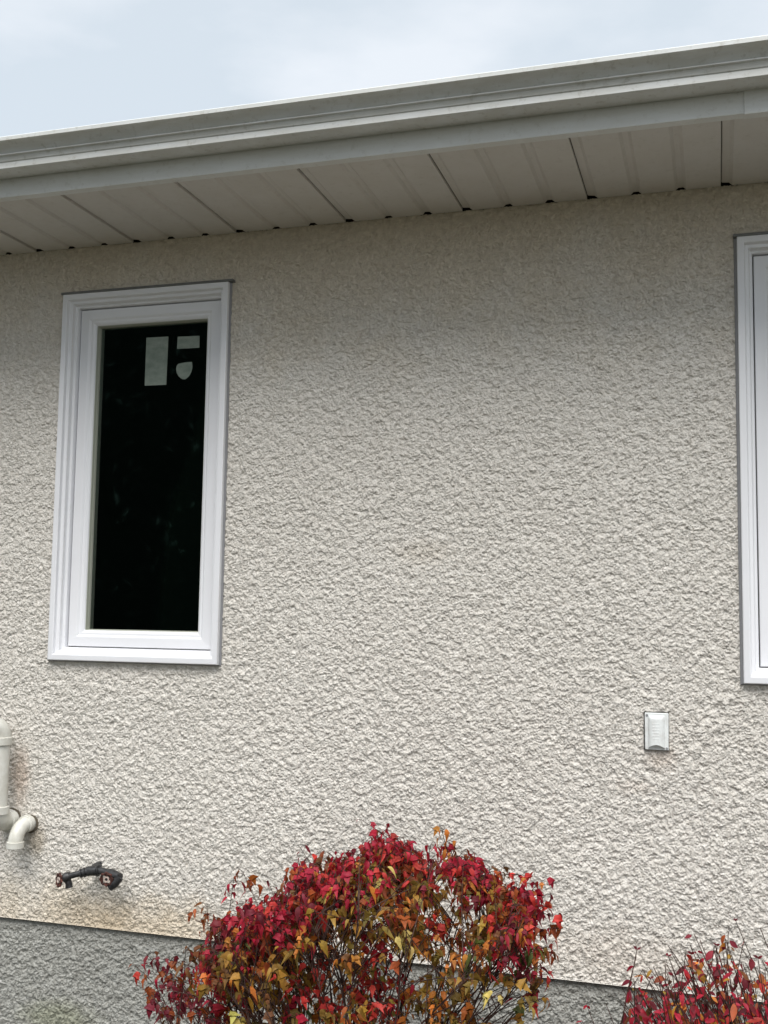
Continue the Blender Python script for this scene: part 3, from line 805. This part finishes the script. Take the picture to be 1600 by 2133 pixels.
def right_bush():
    rng = random.Random(21)
    y0 = -0.72
    root = empty('twiggy_bush', (0.12, y0, 0))
    tag(root, 'smaller red bush with oval leaves and bare upright twigs below the second window', 'bush')
    stems = MB(); twigs = MB(); leaves = []
    def oval(p, out, droop, s, tab):
        d = (out + Vector((rng.gauss(0, .25), rng.gauss(0, .25), -droop))).normalized()
        nn = (out * 0.5 + Vector((rng.gauss(0, .4), rng.gauss(0, .4) - 0.5, 0.7))).normalized()
        leaves.append((p, d, nn, s, vary(rng, pick(rng, tab)), rng.uniform(0.1, 0.5), rng.uniform(-0.2, 0.8)))
    low = [('maroon', 3), ('rust', 2.6), ('orange', 1.1), ('crimson', 4.2), ('scarlet', 1.5), ('brown', 1.5), ('gold', 1)]
    hi = [('crimson', 4), ('maroon', 2), ('scarlet', 1)]
    for i in range(430):
        x = rng.uniform(-0.26, 0.55)
        edge = min(1.0, (x + 0.28) / 0.16)
        z = (0.64 + 0.19 * edge) + rng.uniform(-0.24, 0.035)
        y = y0 + rng.uniform(-0.22, 0.22)
        base = Vector((0.14 + rng.gauss(0, .1), y0 + rng.gauss(0, .06), -0.02))
        pts = curve_pts(base, (x, y, z), Vector((-(x - base.x) * .2, 0, .08)), 7)
        stems.tube(pts, [0.003 - 0.002 * k / 7 for k in range(8)], 5)
        for k in range(rng.randint(9, 15)):
            f = rng.uniform(0.55, 1.0) * 7; i0 = min(int(f), 6)
            p = pts[i0].lerp(pts[i0 + 1], f - i0)
            an = rng.uniform(0, 6.283); out = Vector((math.cos(an), math.sin(an), 0.1))
            oval(p + out * 0.008, out, rng.uniform(0.1, 1.6), rng.uniform(0.015, 0.037), low)
    # upright bare shoots with dry buds and a few leaves
    for i in range(60):
        x = rng.uniform(-0.20, 0.50)
        if i < 9: x = (-0.19, -0.155, -0.115, -0.06, -0.03, 0.0, 0.03, 0.05, 0.075)[i]
        top = rng.uniform(0.78, 0.87) if i >= 9 else (0.79, 0.80, 0.86, 0.83, 0.82, 0.85, 0.90, 0.84, 0.85)[i]
        y = y0 + rng.uniform(-0.15, 0.15)
        a = Vector((x + rng.gauss(0, .07), y, 0.42)); b_ = Vector((x, y + rng.gauss(0, .02), top))
        pts = curve_pts(a, b_, Vector((rng.gauss(0, .03), 0, 0)), 5)
        twigs.tube(pts, [0.0022 - 0.0013 * k / 5 for k in range(6)], 5)
        if rng.random() < 0.6:
            q_ = pts[-1]
            for k in range(3):
                an = rng.uniform(0, 6.283); out = Vector((math.cos(an), math.sin(an), 0.6))
                leaves.append((q_, out, Vector((0, -1, 0.3)), rng.uniform(0.008, 0.013), vary(rng, PAL['maroon']), 0.4, 0.6))
        for sgn in range(rng.randint(0, 3)):
            j = rng.randint(2, 4)
            e = pts[j] + Vector((rng.uniform(-.035, .035), rng.uniform(-.02, .02), rng.uniform(.02, .06)))
            twigs.tube([pts[j], pts[j].lerp(e, .5) + Vector((0, 0, -.004)), e], 0.0009, 4)
        for k in range(rng.randint(3, 9)):
            f = rng.uniform(0.30, 0.92) * 5; i0 = int(f)
            p = pts[i0].lerp(pts[min(i0 + 1, 5)], f - i0)
            an = rng.uniform(0, 6.283); out = Vector((math.cos(an), math.sin(an), 0))
            oval(p, out, rng.uniform(0.4, 2.2), rng.uniform(0.018, 0.036), hi)
    # low outlying shoots with small pink leaves towards the big bush
    for i in range(12):
        x = rng.uniform(-0.36, -0.24); z = rng.uniform(0.52, 0.70)
        y = y0 + rng.uniform(-.1, .1)
        pts = curve_pts((x + 0.14, y, 0.3), (x, y, z), Vector((0.0, 0, .03)), 5)
        twigs.tube(pts, [0.0022 - 0.0013 * k / 5 for k in range(6)], 5)
        for k in range(4):
            p = pts[rng.randint(3, 5)]
            an = rng.uniform(0, 6.283); out = Vector((math.cos(an), math.sin(an), 0.2))
            oval(p, out, rng.uniform(0.2, 1.2), rng.uniform(0.012, 0.022), [('crimson', 3), ('scarlet', 1)])
    stems.build('stem', M['bark'], root, 0, True)
    twigs.build('twig', M['bark'], root)
    foliage_mesh('leaves', leaves, 'oval', M['leaf'], root, rng)

maple_bush()
right_bush()

# ------------------------------------------------------------------ spruces across the yard, mirrored in the glass
def spruce(x, y, H, rad, seed, label):
    rng = random.Random(seed)
    root = empty('spruce_tree', (x, y, 0))
    tag(root, label, 'tree', 'spruces mirrored in the window glass')
    q = MB(); q.tube([(x, y, -0.05), (x, y, H * 0.5), (x, y, H)], [0.20, 0.12, 0.02], 10); q.build('trunk', M['trunk'], root, 0, True)
    leaves = []
    for i in range(15000 if seed == 1 else 5000):
        t_ = 1 - math.sqrt(rng.random())
        z = 0.3 + t_ * (H - 0.3)
        r = rad * (1 - t_) * rng.uniform(0.25, 1.0) + 0.05
        an = rng.uniform(0, 6.283)
        out = Vector((math.cos(an), math.sin(an), 0))
        p = Vector((x, y, z)) + out * r
        d = (out + Vector((0, 0, rng.uniform(-0.9, 0.1))) + Vector((rng.gauss(0, .5), rng.gauss(0, .5), 0))).normalized()
        g_ = max(0.15, 0.75 + 1.1 * mnoise.noise(p * 1.1)) * rng.uniform(0.6, 1.3)
        leaves.append((p - d * 0.2, d, Vector((rng.gauss(0, .3), rng.gauss(0, .3), 1)), rng.uniform(0.10, 0.22), (0.062 * g_, 0.105 * g_, 0.088 * g_), -0.5, 0.3))
    foliage_mesh('crown', leaves, 'needle', M['needles'], root, rng)
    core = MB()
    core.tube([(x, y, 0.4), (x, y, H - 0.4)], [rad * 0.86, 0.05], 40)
    core.build('sky_block_cone', M['core'], root)  # dark cone added inside the crown to block sky gaps in reflections
spruce(-6.6, -8.8, 11.5, 3.0, 1, 'dark spruce across the yard, nearest of those mirrored in the stickered window')
spruce(-10.2, -11.0, 12.5, 3.2, 2, 'dark spruce across the yard, leftmost of those mirrored in the window')
spruce(-4.4, -13.5, 13.0, 3.2, 3, 'dark spruce farthest across the yard, behind the other mirrored ones')
